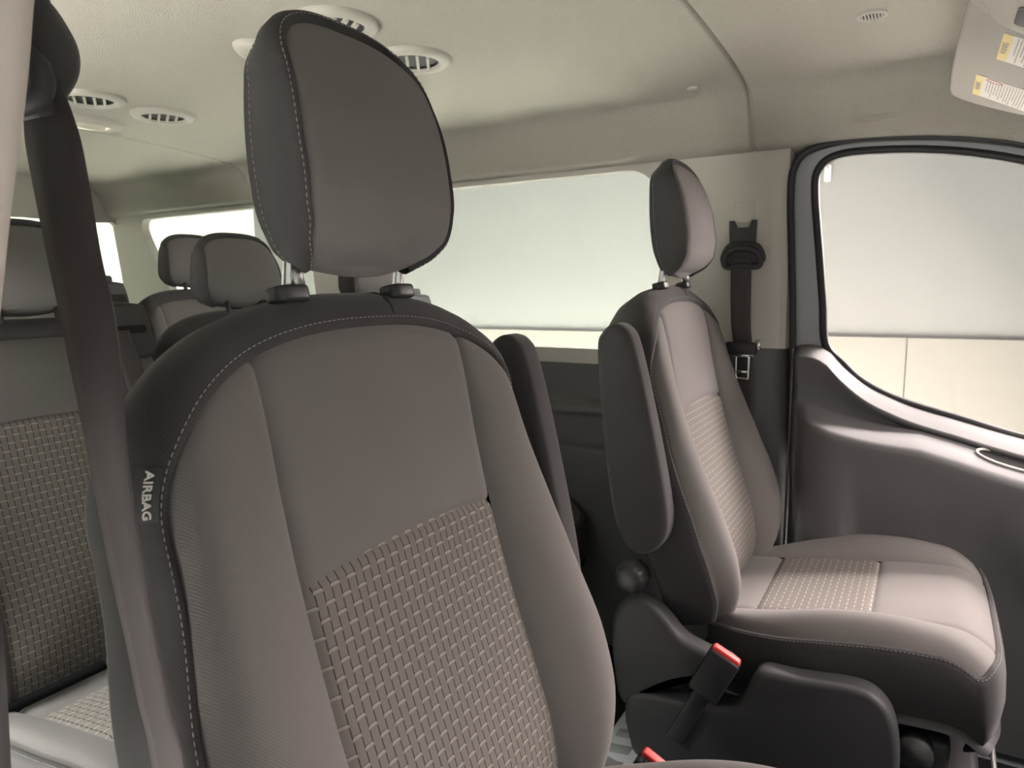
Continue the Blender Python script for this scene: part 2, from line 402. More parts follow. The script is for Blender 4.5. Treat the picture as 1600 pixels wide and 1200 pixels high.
# ------------------------------------------------------------------ van shell
def head_profile(front=0.0):
    P = [(0, 1.588), (.25, 1.586), (.45, 1.579), (.60, 1.566), (.68, 1.553), (.715, 1.538), (.738, 1.51), (.752, 1.475), (.762, 1.447), (.775, 1.432), (.80, 1.423), (.845, 1.413)]
    P = [Vector((y, z, 0)) for y, z in P]; R = crom(P, 5); return [(p.x, p.y) for p in R]
PR = head_profile(); PROF = [(-y, z) for y, z in PR[::-1]][:-1]+PR
side_drop = spl([(-.25, 0), (-.15, .001), (0, .013), (.16, .047), (.34, .117), (.54, .225), (.62, .28)])
def roof_drop(x): return 0 if x < .1 else .55*(x-.1)**1.25*1.3
def rear_seam(y):  # the rear cross seam bows a little
    return -2.27-.03*cos(y*5)
seams = [-.40]
xs = []
base_x = sorted(list(np.linspace(-3.25, .53, 56)))
V = []; Fc = []; cols = []
def xstations():
    out = [(x, 0) for x in base_x if min(abs(x+.40), abs(x+2.27)) > .03]
    for c in (-.40, -2.27):
        for d, g in ((-.012, 0), (-.004, .0012), (-.0022, .010), (.0022, .010), (.004, .0012), (.012, 0)): out.append((c+d, g))
    return sorted(out)
ST = xstations()
for x, g in ST:
    for k, (y, z) in enumerate(PROF):
        dx = (-.03*cos(y*5)+.02*sin(abs(y)*9)) if abs(x+2.27) < .02 else 0
        t = min(max((abs(y)-.70)/.1, 0), 1)
        V.append((x+dx, y+(g*t if y > 0 else -g*t), z+g*(1-t)-roof_drop(x)*(1-t)-side_drop(x)*t))
n = len(PROF)
for i in range(len(ST)-1):
    for j in range(n-1): Fc.append((i*n+j, i*n+j+1, (i+1)*n+j+1, (i+1)*n+j))
ceil = struct(mesh('ceiling', V, Fc, HEAD), 'pale felt headliner with a cross seam')
# outer roof skin
V = [(-3.3, y, z) for y, z in ((-.905, 1.44), (-.84, 1.60), (0, 1.68), (.84, 1.60), (.905, 1.44))]+[(.2, y, z) for y, z in ((-.905, 1.43), (-.84, 1.59), (0, 1.68), (.84, 1.59), (.905, 1.43))]+[(.56, y, z-.21) for y, z in ((-.93, 1.40), (-.82, 1.60), (0, 1.68), (.82, 1.60), (.93, 1.40))]
struct(mesh('trim_1', V, [(i+5*k, i+1+5*k, i+6+5*k, i+5+5*k) for k in range(2) for i in range(4)], PAINT), 'roof skin above the headliner')
# floor
struct(box('floor', (-1.2, 0, -.03), (4.2, 1.72, .06), CARP, None, 0), 'dark grey vinyl floor of the van')
# transverse strip on the floor behind the front seats
st = thing('floor_strip', 'pale grey ribbed strip across the floor behind the front seats', 'floor strip', (-.56, .18, 0))
box('strip_base', (0, 0, .004), (.10, 1.0, .008), ALU, st, .002)
for k in range(16):
    y = -.47+k*.062
    prism('strip_inlay', [(-.034, y), (.020, y+.012), (.020, y+.044), (-.034, y+.032)], lambda u, v, d: (u, v, d), .0075, .0095, ALU2, st, .0008, 1)
box('strip_lip', (.042, 0, .009), (.012, 1.0, .006), ALU, st, .002)
# walls: lower trim, both sides (profile runs along X)
WP = [(.800, 0), (.802, .30), (.804, .595), (.818, .606), (.818, .700), (.803, .714), (.801, .728), (.812, .741), (.848, .752), (.856, .782), (.856, .866), (.872, .886), (.95, .899)]
WP = [(p.x, p.y) for p in crom([(a, b, 0) for a, b in WP], 4)]
def lower_wall(name, sgn, x0, x1):
    V = []; Fc = []; xs = np.linspace(x0, x1, 12); m = len(WP)
    for x in xs:
        for y, z in WP: V.append((x, sgn*y, z))
    for i in range(len(xs)-1):
        for j in range(m-1): Fc.append((i*m+j, i*m+j+1, (i+1)*m+j+1, (i+1)*m+j))
    return struct(mesh(name, V, Fc, TRIMD))
lower_wall('wall_left', 1, -3.25, -.60); lower_wall('wall_right', -1, -3.25, -1.95)
def wally(z): return .855-.05*max(0, z-.9)/.5
def plate(name, outer, holes, mat, sgn=1, yoff=0., th=.035, parent=None, reveal=True):
    bm = bmesh.new(); es = []
    for L in [outer]+holes:
        vs = [bm.verts.new((x, 0, z)) for x, z in L]
        es += [bm.edges.new((vs[i], vs[(i+1) % len(vs)])) for i in range(len(vs))]
    bmesh.ops.triangle_fill(bm, use_beauty=True, use_dissolve=False, edges=es)
    g = bmesh.ops.extrude_face_region(bm, geom=list(bm.faces)); ex = {v for v in g['geom'] if isinstance(v, bmesh.types.BMVert)}
    for v in bm.verts: v.co.y = sgn*(wally(v.co.z)+yoff+(th if v in ex else 0))
    return bmobj(name, bm, mat, parent, True, 35)
win1 = rrect(-1.87, -.636, .905, 1.408, .11, 9); win2 = [(-2.97, 1.408), (-3.012, 1.40), (-3.026, 1.375), (-3.02, 1.333), (-2.98, 1.25), (-2.90, 1.10), (-2.84, .98), (-2.80, .93), (-2.74, .905), (-2.5, .905), (-2.1, .905), (-2.03, .92), (-2.0, .96), (-2.0, 1.1), (-2.0, 1.33), (-2.02, 1.385), (-2.06, 1.405), (-2.3, 1.408), (-2.7, 1.408)]
win2 = smooth2(win2, 5)
out = [(-3.25, .86), (-.60, .86), (-.60, .925), (-.315, .925), (-.315, 1.445), (-3.25, 1.445)]
struct(plate('trim_2', out, [win1, win2], TRIML, 1), 'light grey window pillars on the driver side')
out = [(-3.25, .86), (-1.95, .86), (-1.95, 1.36), (-.72, 1.36), (-.72, 1.445), (-3.25, 1.445)]
struct(plate('trim_3', out, [win2], TRIML, -1), 'light grey window pillars on the passenger side')
def pane(name, L, sgn, y, mat, label=None, parent=None):
    o = prism(name, L, lambda u, v, d: (u, sgn*(wally(v)+y+d), v), 0, .004, mat, parent, 0)
    return struct(o, label)
def grow(L, d):
    c = (sum(p[0] for p in L)/len(L), sum(p[1] for p in L)/len(L)); return [(x+(d if x > c[0] else -d), z+(d if z > c[1] else -d)) for x, z in L]
pane('window_1', grow(win1, .012), 1, .036, GLASSG, 'long tinted side window behind the driver seat')
pane('window_2', grow(win2, .012), 1, .036, GLASSG, 'tinted side window of the rear rows')
pane('window_4', grow(win2, .012), -1, .036, GLASSG)
# B pillar, driver side: lower dark cover
V = []; Fc = []; zs = np.linspace(0, .925, 14)
for z in zs:
    t = (z/.925); y = .824+.024*t**2.2; xf = -.315+.055*(1-t)**1.2
    for x, yy in ((-.66, y+.01), (-.60, y), (xf-.05, y), (xf-.018, y+.006), (xf, y+.03), (xf, y+.08)): V.append((x, yy, z))
for i in range(13):
    for j in range(5): Fc.append((i*6+j, i*6+j+1, (i+1)*6+j+1, (i+1)*6+j))
struct(mesh('trim_4', V, Fc, TRIMD), 'charcoal lower pillar cover behind the driver door')
# raised light edge of the pillar facing the door
V = []; Fc = []
zs = np.linspace(.925, 1.42, 10)
for z in zs:
    y = wally(z)
    for x, yy in ((-.36, y-.0015), (-.335, y-.002), (-.322, y+.006), (-.312, y+.02), (-.308, y+.05)): V.append((x, yy, z))
for i in range(9):
    for j in range(4): Fc.append((i*5+j, i*5+j+1, (i+1)*5+j+1, (i+1)*5+j))
struct(mesh('trim_5', V, Fc, TRIML), 'light pillar edge beside the driver door')
V = []; Fc = []; zs = np.linspace(0, 1.44, 16)
for z in zs:
    y = (wally(z)+.045) if z > .9 else .90
    for x, yy in ((-.40, y+.02), (-.40, y), (-.275 if z > .93 else -.22, y), (-.275 if z > .93 else -.22, y+.02)): V.append((x, yy, z))
for i in range(15):
    for j in range(4): Fc.append((i*4+j, i*4+(j+1) % 4, (i+1)*4+(j+1) % 4, (i+1)*4+j))
struct(mesh('trim_11', V, Fc, RUB), 'dark door jamb behind the driver door seal')
# rear wall with door windows
bm = bmesh.new(); es = []
for L in [[(-.95, 0), (.95, 0), (.95, 1.6), (-.95, 1.6)], smooth2([(.10, 1.395), (.70, 1.40), (.80, 1.395), (.825, 1.30), (.85, 1.12), (.86, .95), (.82, .91), (.12, .91), (.08, .94), (.08, 1.36)], 4), smooth2([(-.10, 1.395), (-.70, 1.40), (-.80, 1.395), (-.825, 1.30), (-.85, 1.12), (-.86, .95), (-.82, .91), (-.12, .91), (-.08, .94), (-.08, 1.36)], 4)]:
    vs = [bm.verts.new((-3.22, y, z)) for y, z in L]; es += [bm.edges.new((vs[i], vs[(i+1) % len(vs)])) for i in range(len(vs))]
bmesh.ops.triangle_fill(bm, use_beauty=True, edges=es)
g = bmesh.ops.extrude_face_region(bm, geom=list(bm.faces))
for v in g['geom']:
    if isinstance(v, bmesh.types.BMVert): v.co.x -= .03
struct(bmobj('wall_rear', bm, TRIML, None, True, 35), 'light trim around the rear door windows')
struct(box('window_6', (-3.265, 0, 1.15), (.004, 1.74, .52), GLASSG, None, 0), 'tinted rear door glass')
# front: bulkhead, pillars, windscreen
struct(box('wall_front', (.98, 0, .42), (.06, 1.7, .95), BLK2, None, .01))
V = [(.55, -.78, 1.40), (.55, .78, 1.40), (1.15, .86, .88), (1.15, -.86, .88)]
struct(mesh('window_7', V+[(x+.004, y, z+.004) for x, y, z in V], [(0, 1, 2, 3), (7, 6, 5, 4), (0, 4, 5, 1), (1, 5, 6, 2), (2, 6, 7, 3), (3, 7, 4, 0)], GLASS, None, False))
for i, sg in enumerate((1, -1)):
    struct(tube('trim_%d' % (6+i), [(.50, sg*.79, 1.42), (.85, sg*.85, 1.15), (1.18, sg*.90, .86)], .045, TRIML))
# near B pillar, passenger side
_ny = spl([(0, -.91), (.5, -.895), (.789, -.880), (.876, -.876), (.949, -.874), (.994, -.872), (1.042, -.863), (1.074, -.857), (1.114, -.849), (1.15, -.842), (1.191, -.833), (1.232, -.824), (1.284, -.815), (1.40, -.792), (1.5, -.775)])
def near_y(z): return _ny(z)
def pillar_part(name, z0, z1, mat, fx):
    V = []; Fc = []; zs = np.linspace(z0, z1, 24)
    for z in zs:
        y = near_y(z); x = fx(z)
        for px, py in ((-.74, y+.008), (x-.03, y+.008), (x-.012, y+.004), (x-.003, y-.006), (x, y-.02), (x, y-.10), (x-.02, y-.12), (-.74, y-.12)): V.append((px, py, z))
    m = 8
    for i in range(len(zs)-1):
        for j in range(m): Fc.append((i*m+j, i*m+(j+1) % m, (i+1)*m+(j+1) % m, (i+1)*m+j))
    Fc.append(tuple(range(m))); Fc.append(tuple(range((len(zs)-1)*m, len(zs)*m)))
    return struct(mesh(name, V, Fc, mat))
pillar_part('trim_8', .965, 1.45, CREAM, lambda z: -.50)
pillar_part('trim_9', 0, .963, TRIMD, lambda z: -.50+.004*sin(z*9))
# ------------------------------------------------------------------ driver door
door = bpy.data.objects.new('door_1', None); COL.objects.link(door); struct(door, 'driver door with charcoal inner panel and open view window')
hole = [(-.222, .94), (-.232, 1.05), (-.245, 1.18), (-.258, 1.31), (-.254, 1.365), (-.222, 1.395), (-.15, 1.402), (0, 1.388), (.15, 1.352), (.32, 1.285), (.5, 1.18), (.66, 1.04), (.80, .88), (.80, .72), (.55, .69), (.35, .712), (.2, .738), (.08, .77), (-.05, .806), (-.13, .845), (-.18, .89)]
holeS = smooth2(hole, 5)
outer = smooth2([(-.292, .90), (-.296, 1.05), (-.302, 1.18), (-.308, 1.31), (-.303, 1.385), (-.262, 1.428), (-.15, 1.438), (0, 1.425), (.16, 1.39), (.34, 1.32), (.54, 1.21), (.72, 1.06), (.86, .9), (.86, .6), (.6, .6), (.3, .6), (0, .6), (-.2, .6), (-.28, .64), (-.29, .78)], 5)
plate('door_frame', outer, [holeS], PAINT, 1, .012, .03, door)
tube('glass_seal', [(x, wally(z)+.016, z) for x, z in holeS], .0105, RUB, door, 8, True)
pane('window_3', grow(holeS, .004), 1, .022, GLASS, 'clear driver door glass', door)
tube_pts = [(x-.004 if x < 0 else x, wally(z)-.006, z+(.004 if z > 1.3 else 0)) for x, z in smooth2([(-.292, .90), (-.296, 1.05), (-.302, 1.18), (-.307, 1.31), (-.299, 1.375), (-.258, 1.411), (-.15, 1.422), (0, 1.409), (.16, 1.374), (.34, 1.305), (.54, 1.2), (.72, 1.06), (.86, .9), (.86, .6), (.6, .6), (.3, .6), (0, .6), (-.2, .6), (-.28, .64), (-.29, .78)], 5)]
struct(tube('trim_10', tube_pts[:], .009, RUB, None, 8, True), 'black rubber seal around the driver door opening')
belt = spl([(-.30, .935), (-.24, .936), (-.215, .925), (-.18, .888), (-.13, .845), (-.05, .805), (.08, .768), (.2, .738), (.35, .712), (.55, .69), (.8, .68)])
def arm_w(x): t = min(max((x+.272)/.10, 0), 1); return .098*(t*(2-t))**.5
def arm_z(x): return spl([(-.26, .755), (-.2, .738), (-.13, .722), (.02, .708), (.2, .700), (.8, .68)])(x)
V = []; Fc = []; UV = []
dxs = sorted(list(np.linspace(-.288, .82, 70))+[-.286, -.282, -.276])
NP = 0
for x in dxs:
    zt = belt(x); wa = arm_w(x); za = arm_z(x)+.045
    e = max(0, 1-(x+.288)/.014)
    e = e*e*.03
    lipw = .048
    zin = zt-.027; ydrop = .812
    za = min(za, zin-.006)
    P = [(.872, zt-.004), (.862, zt), (.845, zt-.002), (.815, zt-.012), (.792, zt-.024), (.786, zin), (.792, zin-.012), (.805, zin-(zin-za)*.45-.008)]
    P += [(.805, za+.006), (.803, za), (.797, za-.004), (.80-wa*.5, za-.018), (.80-wa*.88, za-.031), (.80-wa*.98, za-.039), (.800-wa, za-.050), (.803-wa, za-.066)]
    for t in (.1, .2, .3, .42, .46, .5, .6, .75, 1):
        z = (za-.066)*(1-t)+.02*t; y = .803-wa*(1-.35*t)
        zp = spl([(-.16, .575), (.0, .565), (.15, .545), (.22, .50), (.3, .38), (.45, .2), (.9, .1)])(x)
        if x > -.145 and z < zp: y += .018*min(1, (zp-z)/.02)*min(1, (x+.145)/.02)
        P.append((y, z))
    NP = len(P)
    for y, z in P: V.append((x, y+e, z))
for i in range(len(dxs)-1):
    for j in range(NP-1): Fc.append((i*NP+j, i*NP+j+1, (i+1)*NP+j+1, (i+1)*NP+j))
mesh('door_panel', V, Fc, TRIMD, door)
tube('panel_edge', [(-.291, .80+.02*(1-t), .93-.90*t) for t in np.linspace(0, 1, 12)], .0035, TRIMD, door, 6)
box('sill_cover', (.30, .85, .05), (1.2, .11, .14), BLK2, door, .01)
# grip cup in the armrest
cup = [(.112, .768), (.140, .794), (.26, .796), (.42, .796), (.45, .77), (.42, .752), (.2, .746), (.135, .750)]
cupS = smooth2(cup, 5)
def arm_top(x, y):
    za = min(arm_z(x)+.045, belt(x)-.033); wa = arm_w(x)
    return float(np.interp(y, [.80-wa, .80-wa*.98, .80-wa*.88, .80-wa*.5, .797, .803], [za-.05, za-.039, za-.031, za-.018, za-.004, za]))
tube('grip_bezel', [(x, y, arm_top(x, y)+.003) for x, y in cupS], .0035, TRIML, door, 6, True)
V = []; Fc = []; gx = [.116, .119, .124, .132, .142, .16, .2, .26, .32, .38, .42, .436]
for x in gx:
    k = min(1, (x-.112)/.03, (.44-x)/.02)**.5; ym = .770
    y0 = ym-(ym-.7525)*k; y1 = ym+(.790-ym)*k
    for q in range(6): yy = y0+(y1-y0)*q/5; V.append((x, yy, arm_top(x, yy)+.0022))
for i in range(len(gx)-1):
    for q in range(5): Fc.append((i*6+q, i*6+q+1, i*6+q+7, i*6+q+6))
mesh('grip_cup_shade', V, Fc, GAP, door)  # flat dark sheet on the armrest, the cup's inner shade put into its colour
# ------------------------------------------------------------------ front seats
REC = math.radians(11)
UP = Vector((-sin(REC), 0, cos(REC))); NV = Vector((cos(REC), 0, sin(REC)))
Wt = spl([(0, .205), (.05, .240), (.1, .273), (.17, .293), (.25, .292), (.35, .284), (.43, .269), (.5, .263)])
backpad = dict(O=(0, 0, .42), U=UP, N=NV, Wf=lambda b: Wt(b*.5), Hf=lambda a: .5+.157*max(0, 1-abs(a)**2.5)**(1/2.3),
    wc=spl([(0, -.02), (.05, -.002), (.12, .004), (.2, -.004), (.3, -.018), (.42, -.029), (.5, -.032), (.6, -.032), (.67, -.034)]),
    B=spl([(0, .035), (.1, .05), (.2, .052), (.3, .043), (.42, .028), (.55, .014), (.62, .007), (.67, .003)]), a1=.158, topdrop=.003)
B_SIDE = [(-.002, -.007), (.003, -.001), (.007, -.004), (.010, -.014), (.013, -.036), (.016, -.066), (.016, -.094), (.009, -.110), (0, -.116)]
B_TOP = [(-.002, -.007), (.003, -.001), (.012, -.002), (.025, -.005), (.036, -.015), (.042, -.031), (.039, -.058), (.025, -.090), (0, -.116)]
WhS = spl([(0, .074), (.03, .085), (.08, .096), (.2, .104), (.5, .108), (.8, .106), (1, .102)])
headpad = dict(U=UP, N=NV, Wf=WhS, Hf=lambda a: .172+.062*max(0, 1-abs(a)**2.7)**(1/2.4),
    wc=spl([(0, -.030), (.006, -.012), (.018, .006), (.05, .022), (.1, .028), (.15, .027), (.2, .016), (.25, -.004)]), B=lambda h: 0, a1=None, edge=0, topdrop=0, lat=.004, wrear=spl([(-.02, -.052), (0, -.054), (.06, -.060), (.12, -.056), (.18, -.048), (.23, -.040), (.26, -.034)]))
H_SIDE = [(-.002, -.006), (.002, -.001), (.004, -.003), (.006, -.012), (.007, -.03), (.005, -.05), (.001, -.066), (-.006, -.075), (-.014, -.08)]
H_TOP = [(-.002, -.006), (.002, -.001), (.007, -.003), (.012, -.010), (.015, -.025), (.013, -.045), (.006, -.062), (-.004, -.074), (-.014, -.08)]
H_SIDE[-1] = (0, -.08); H_TOP[-1] = (0, -.08); H_SIDE[-2] = (0.0, -.076); H_TOP[-2] = (.001, -.076)
TC = math.radians(7); CU = Vector((cos(TC), 0, sin(TC))); CN = Vector((-sin(TC), 0, cos(TC)))
cushpad = dict(O=(-.03, 0, .425), U=CU, N=CN, Wf=spl([(0, .195), (.1, .222), (.3, .258), (.7, .268), (1, .262)]), Hf=lambda a: .455+.035*max(0, 1-abs(a)**4)**.5,
    wc=spl([(0, 0), (.1, .004), (.25, .008), (.38, .010), (.45, .004), (.5, -.012)]), B=spl([(0, .002), (.1, .014), (.25, .036), (.38, .026), (.46, .010), (.5, .004)]), a1=.160, edge=.014, topdrop=.020, endk=.86)
C_SIDE = [(-.002, -.006), (.002, -.001), (.006, -.004), (.009, -.016), (.010, -.04), (.008, -.07), (.002, -.10), (-.01, -.13), (-.03, -.15)]
C_TOP = [(-.002, -.006), (.002, -.001), (.007, -.004), (.012, -.016), (.013, -.04), (.010, -.08), (.0, -.12), (-.02, -.15), (-.05, -.165)]
one = lambda b: 1.0
def front_seat(X0, Y0, inb, label, lift=0., buck=(.008, .02)):
    """inb = +1 when the inboard side is +y"""
    R = thing('front_seat', label, 'car seat', (X0, Y0, 0), 'front seats')
    bp = Pad(**backpad); sm = bp.seam; nsm = lambda b: -bp.seam(b); none = lambda b: -1.0
    bk = bp.surround('backrest', B_SIDE, B_TOP, CHAR, R); bk['label'] = 'charcoal cloth sides and top of the backrest'
    bp.patch('side_bolster', none, nsm, 0, 1, GREY, bk); bp.patch('side_bolster', sm, one, 0, 1, GREY, bk)
    BR = .655
    bp.patch('upper_panel', nsm, sm, BR, 1, GREY, bk, 24, 24)
    bp.patch('patterned_insert', nsm, sm, 0, BR, PATT, bk, 24, 44)
    bp.rear('backrest_rear', .116, CHAR, bk)
    bp.stitches('stitching', B_SIDE, B_TOP, 1.75, STIT, bk)
    # short seam across the top band
    bm = bmesh.new(); pts = []
    q, n, tp = [r for r in bp.rim() if r[0][0] > .045][0]
    for a, b in [(B_TOP[k][0], B_TOP[k][1]) for k in range(2, 8)]: pts.append(bp.pt(q[0], q[1]+a+.0002, q[2]+b))
    tube_into(bm, crom(pts, 4), .0009, 5); bmobj('cover_seam', bm, SEAM, bk)
    # headrest
    hp = Pad(O=Vector((0, -.006*inb, .42))+UP*.719+NV*.010, **headpad)
    hd = hp.patch('headrest', none, one, 0, 1, GREY, R, 40, 40, .004, (1, 1, 0, 1))
    hp.surround('headrest_surround', H_SIDE, H_TOP, CHAR, hd)
    hp.rear('headrest_rear', .08, CHAR, hd, False); hp.under('headrest_underside', .08, GREY, hd)
    hp.stitches('stitching', H_SIDE, H_TOP, 2.1, STIT, hd)
    hp.stitches('stitching', H_SIDE, H_TOP, 6.4, STIT, hd)
    for s in (-1, 1):
        base = Vector((0, s*.083-.006*inb, .42))
        post = tube('headrest_post', [base+UP*h+NV*w for h, w in ((.685, -.056), (.70, -.054), (.73, -.044), (.77, -.026))], .0065, STEEL, R, 14)
        # stamped notch plate on the post
        g = rrect(-.0205, .0205, -.015, .015, .011, 5)
        prism('post_guide', g, lambda u, v, d: tuple(base+Vector((0, u, 0))+NV*(v-.055)+UP*d), .688, .7045, BLK, R, .004, 3)
    tube('post_clip', [Vector((0, -inb*.083, .42))+UP*h+NV*-.046 for h in (.704, .714, .722)], .008, STEEL2, R, 8)
    # seat cushion
    cp = Pad(**{**cushpad, 'O': Vector(cushpad['O'])+Vector((0, 0, lift))}); cs = cp.seam; ncs = lambda b: -cp.seam(b)
    sk = cp.surround('seat_cushion', C_SIDE, C_TOP, CHAR, R); sk['label'] = 'charcoal cloth skirt of the seat cushion'
    cp.patch('cushion_bolster', none, ncs, 0, 1, GREY, sk); cp.patch('cushion_bolster', cs, one, 0, 1, GREY, sk)
    cp.patch('rear_panel', ncs, cs, 0, .17, GREY, sk, 20, 8); cp.patch('patterned_insert', ncs, cs, .17, .60, PATT, sk, 20, 24); cp.patch('front_panel', ncs, cs, .60, 1, GREY, sk, 20, 20)
    cp.stitches('stitching', C_SIDE, C_TOP, 2.1, STIT, sk)
    cp.rear('cushion_base', .14, BLK, sk, False)
    # folded-up armrest on the inboard side, standing along the backrest
    L = [(-.105, .59), (-.09, .618), (-.066, .63), (-.042, .618), (-.030, .58), (-.023, .45), (-.021, .30), (-.028, .235), (-.052, .20), (-.085, .188), (-.115, .205), (-.13, .26), (-.128, .36), (-.118, .48)]
    am = prism('armrest', smooth2(L, 6), lambda u, v, d: tuple(Vector((0, inb*d, .42))+UP*v+NV*u), .302, .358, CHAR, R, .014, 4)
    # armrest hinge boss
    lathe('armrest_hinge', [(0, .0), (.035, 0), (.04, .006), (.04, .03)], BLK, R, 24, lambda x, y, z: tuple(Vector((0, inb*(.372-z*1.0-.02), .42))+UP*(.235+y)+NV*(-.08+x)))
    # recliner cover, knob, shields
    sy = inb*.298
    K = [(-.198, .37), (-.195, .43), (-.172, .468), (-.14, .480), (-.108, .47), (-.08, .447), (-.05, .418), (.0, .402), (.04, .396), (.05, .37), (.0, .345), (-.06, .32), (-.11, .285), (-.145, .255), (-.165, .243), (-.182, .26), (-.192, .31)]
    prism('recliner_cover', smooth2(K, 5), lambda u, v, d: (u, inb*d, v), .268, .318, BLK2, R, .014, 4)
    kn = lathe('recliner_knob', [(0, .045), (.018, .045), (.026, .042), (.030, .034), (.031, .02), (.031, 0)], BLK, R, 30, lambda x, y, z: (-.155+x*(1+.05*cos(10*math.atan2(y, x))), inb*(.292+z), .522+y*(1+.05*cos(10*math.atan2(y, x)))))
    Sd = [(-.165, .235), (-.155, .27), (-.125, .285), (-.06, .292), (.02, .303), (.06, .325), (.082, .375), (.10, .398), (.16, .402), (.25, .412), (.29, .40), (.315, .36), (.325, .28), (.32, .16), (.26, .13), (.0, .12), (-.13, .14), (-.155, .18)]
    prism('side_shield', smooth2(Sd, 5), lambda u, v, d: (u, inb*d, v), .275, .325, BLK2, R, .012, 4)
    Kb = [(-.15, .20), (-.10, .215), (-.02, .19), (.02, .15), (.05, .05), (.03, .0), (-.10, .0), (-.14, .06)]
    prism('pedestal_foot', smooth2(Kb, 5), lambda u, v, d: (u, inb*d, v+.001), .24, .285, BLK2, R, .008, 3)
    bm = bmesh.new(); box_into(bm, (.17, 0, .115), (.56, .46, .228), .015, 3); bmobj('pedestal', bm, BLK, R, True, 40)
    for s in (-1, 1): box('slide_rail', (.12, s*.19, .252), (.46, .05, .05), STEEL2, R, .006)
    for s in (-1, 1): box('slide_cap', (.37, s*.21, .27), (.06, .045, .06), BLK2, R, .01)
    for s in (-1, 1): tube('link_bolt', [(.345, s*.235, .285), (.345, s*.265, .285)], .03, BLK2, R, 18)
    tube('release_bar', crom([(.34, -inb*.235, .26), (.37, -inb*.21, .235), (.45, -inb*.16, .21), (.475, -inb*.10, .21), (.475, inb*.10, .21), (.465, inb*.19, .225), (.40, inb*.235, .24), (.34, inb*.24, .255)], 6), .0045, STEEL2, R, 8)
    # buckle on its stalk
    bd = Vector((.42, 0, .90)).normalized(); bn = Vector((.90, 0, -.42)); o = Vector((.005+buck[0], inb*.335, .345+buck[1]))
    def bmap(u, v, d): return tuple(o+bn*u+bd*v+Vector((0, inb*d, 0)))
    bk2 = prism('belt_buckle', rrect(-.03, .03, -.035, .062, .008, 4), bmap, -.014, .016, BLK, R, .005, 3)
    prism('release_button', rrect(-.027, .027, .058, .070, .005, 4), bmap, -.002, .013, RED, bk2, .002, 2)
    prism('tongue_slot', rrect(-.020, .020, .0605, .0635, .001, 2), bmap, -.011, -.004, GAP, bk2, 0)
    prism('buckle_stalk', [(-.018, -.16), (.018, -.16), (.016, -.03), (-.016, -.03)], bmap, -.008, .008, BLK, R, .003, 2)
    # side air bag tag on the outboard seam
    os = -inb; rim = [r for r in bp.rim() if r[0][0]*os > 0 and .48 < r[0][1] < .60]; rim.sort(key=lambda r: r[0][1]); hs = [r[0][1] for r in rim]
    ks = (1.95, 2.5, 3.1, 3.7); V = []; Fc = []
    for j in range(9):
        h = .556-.037*j/8; it = lambda f: float(np.interp(h, hs, [f(r) for r in rim]))
        qy, qh, qw, nx, ny, tp = (it(f) for f in (lambda r: r[0][0], lambda r: r[0][1], lambda r: r[0][2], lambda r: r[1].x, lambda r: r[1].y, lambda r: r[2]))
        for k in ks:
            k0 = int(k); f = k-k0; sec = [B_SIDE[k0][c]*(1-f)*(1-tp)+B_TOP[k0][c]*(1-f)*tp+B_SIDE[k0+1][c]*f*(1-tp)+B_TOP[k0+1][c]*f*tp for c in (0, 1)]
            V.append(bp.pt(qy+nx*(sec[0]+.0010), qh+ny*(sec[0]+.0010), qw+sec[1]+.0004))
    for j in range(8):
        for k in range(3): Fc.append((j*4+k, j*4+k+1, (j+1)*4+k+1, (j+1)*4+k))
    tg = mesh('airbag_tag', V, Fc, BLK2, R, True); tg['label'] = 'small black woven tag reading AIRBAG'
    TV = [Vector(v) for v in V]; seg = [0]
    for k in range(3): seg.append(seg[-1]+(TV[16+k+1]-TV[16+k]).length)
    def on_tag(x, y, z):
        jf = min(max((x/.037*.95+.5)*8, 0), 7.999); j = int(jf); f = jf-j
        d = min(max(.0095-y, 0), seg[-1]-1e-5); k = max(i for i in range(3) if seg[i] <= d); g = (d-seg[k])/(seg[k+1]-seg[k])
        p = TV[j*4+k].lerp(TV[j*4+k+1], g).lerp(TV[j*4+4+k].lerp(TV[j*4+5+k], g), f)
        return tuple(p+Vector((0, os, 0))*(.0008+z))
    text_mesh('lettering', 'AIRBAG', .0100, on_tag, WHT, tg)
    return R
front_seat(-.36, -.495, 1, 'grey cloth front passenger seat nearest the camera with an AIRBAG tag on its side', .022, (.026, -.006))
front_seat(-.32, .495, -1, 'grey cloth driver seat beside the door window, lit cushion facing right')
# ------------------------------------------------------------------ bench seats
BREC = math.radians(12)
BU = Vector((-sin(BREC), 0, cos(BREC))); BN = Vector((cos(BREC), 0, sin(BREC)))
bb = dict(O=(0, 0, .42), U=BU, N=BN, Wf=spl([(0, .205), (.3, .222), (.7, .222), (1, .205)]), Hf=lambda a: .555+.06*max(0, 1-abs(a)**3)**.5,
    wc=spl([(0, -.02), (.1, 0), (.3, -.012), (.5, -.02), (.62, -.028)]), B=spl([(0, .015), (.2, .024), (.4, .018), (.62, .006)]), a1=.165)
bc = dict(O=(-.02, 0, .40), U=CU, N=CN, Wf=spl([(0, .215), (.5, .225), (1, .215)]), Hf=lambda a: .40+.04*max(0, 1-abs(a)**4)**.5,
    wc=spl([(0, 0), (.2, .01), (.36, .008), (.45, -.014)]), B=spl([(0, .006), (.2, .016), (.45, .004)]), a1=.165, edge=.014, topdrop=.03)
bh = dict(U=BU, N=BN, Wf=spl([(0, .070), (.06, .086), (.2, .102), (.6, .106), (1, .098)]), Hf=lambda a: .115+.042*max(0, 1-abs(a)**2.7)**(1/2.4),
    wc=spl([(0, -.02), (.02, .004), (.06, .018), (.1, .016), (.16, -.006)]), B=lambda h: 0, a1=None, edge=0, topdrop=0, lat=.016, wrear=spl([(-.02, -.07), (.05, -.07), (.12, -.058), (.17, -.045)]))
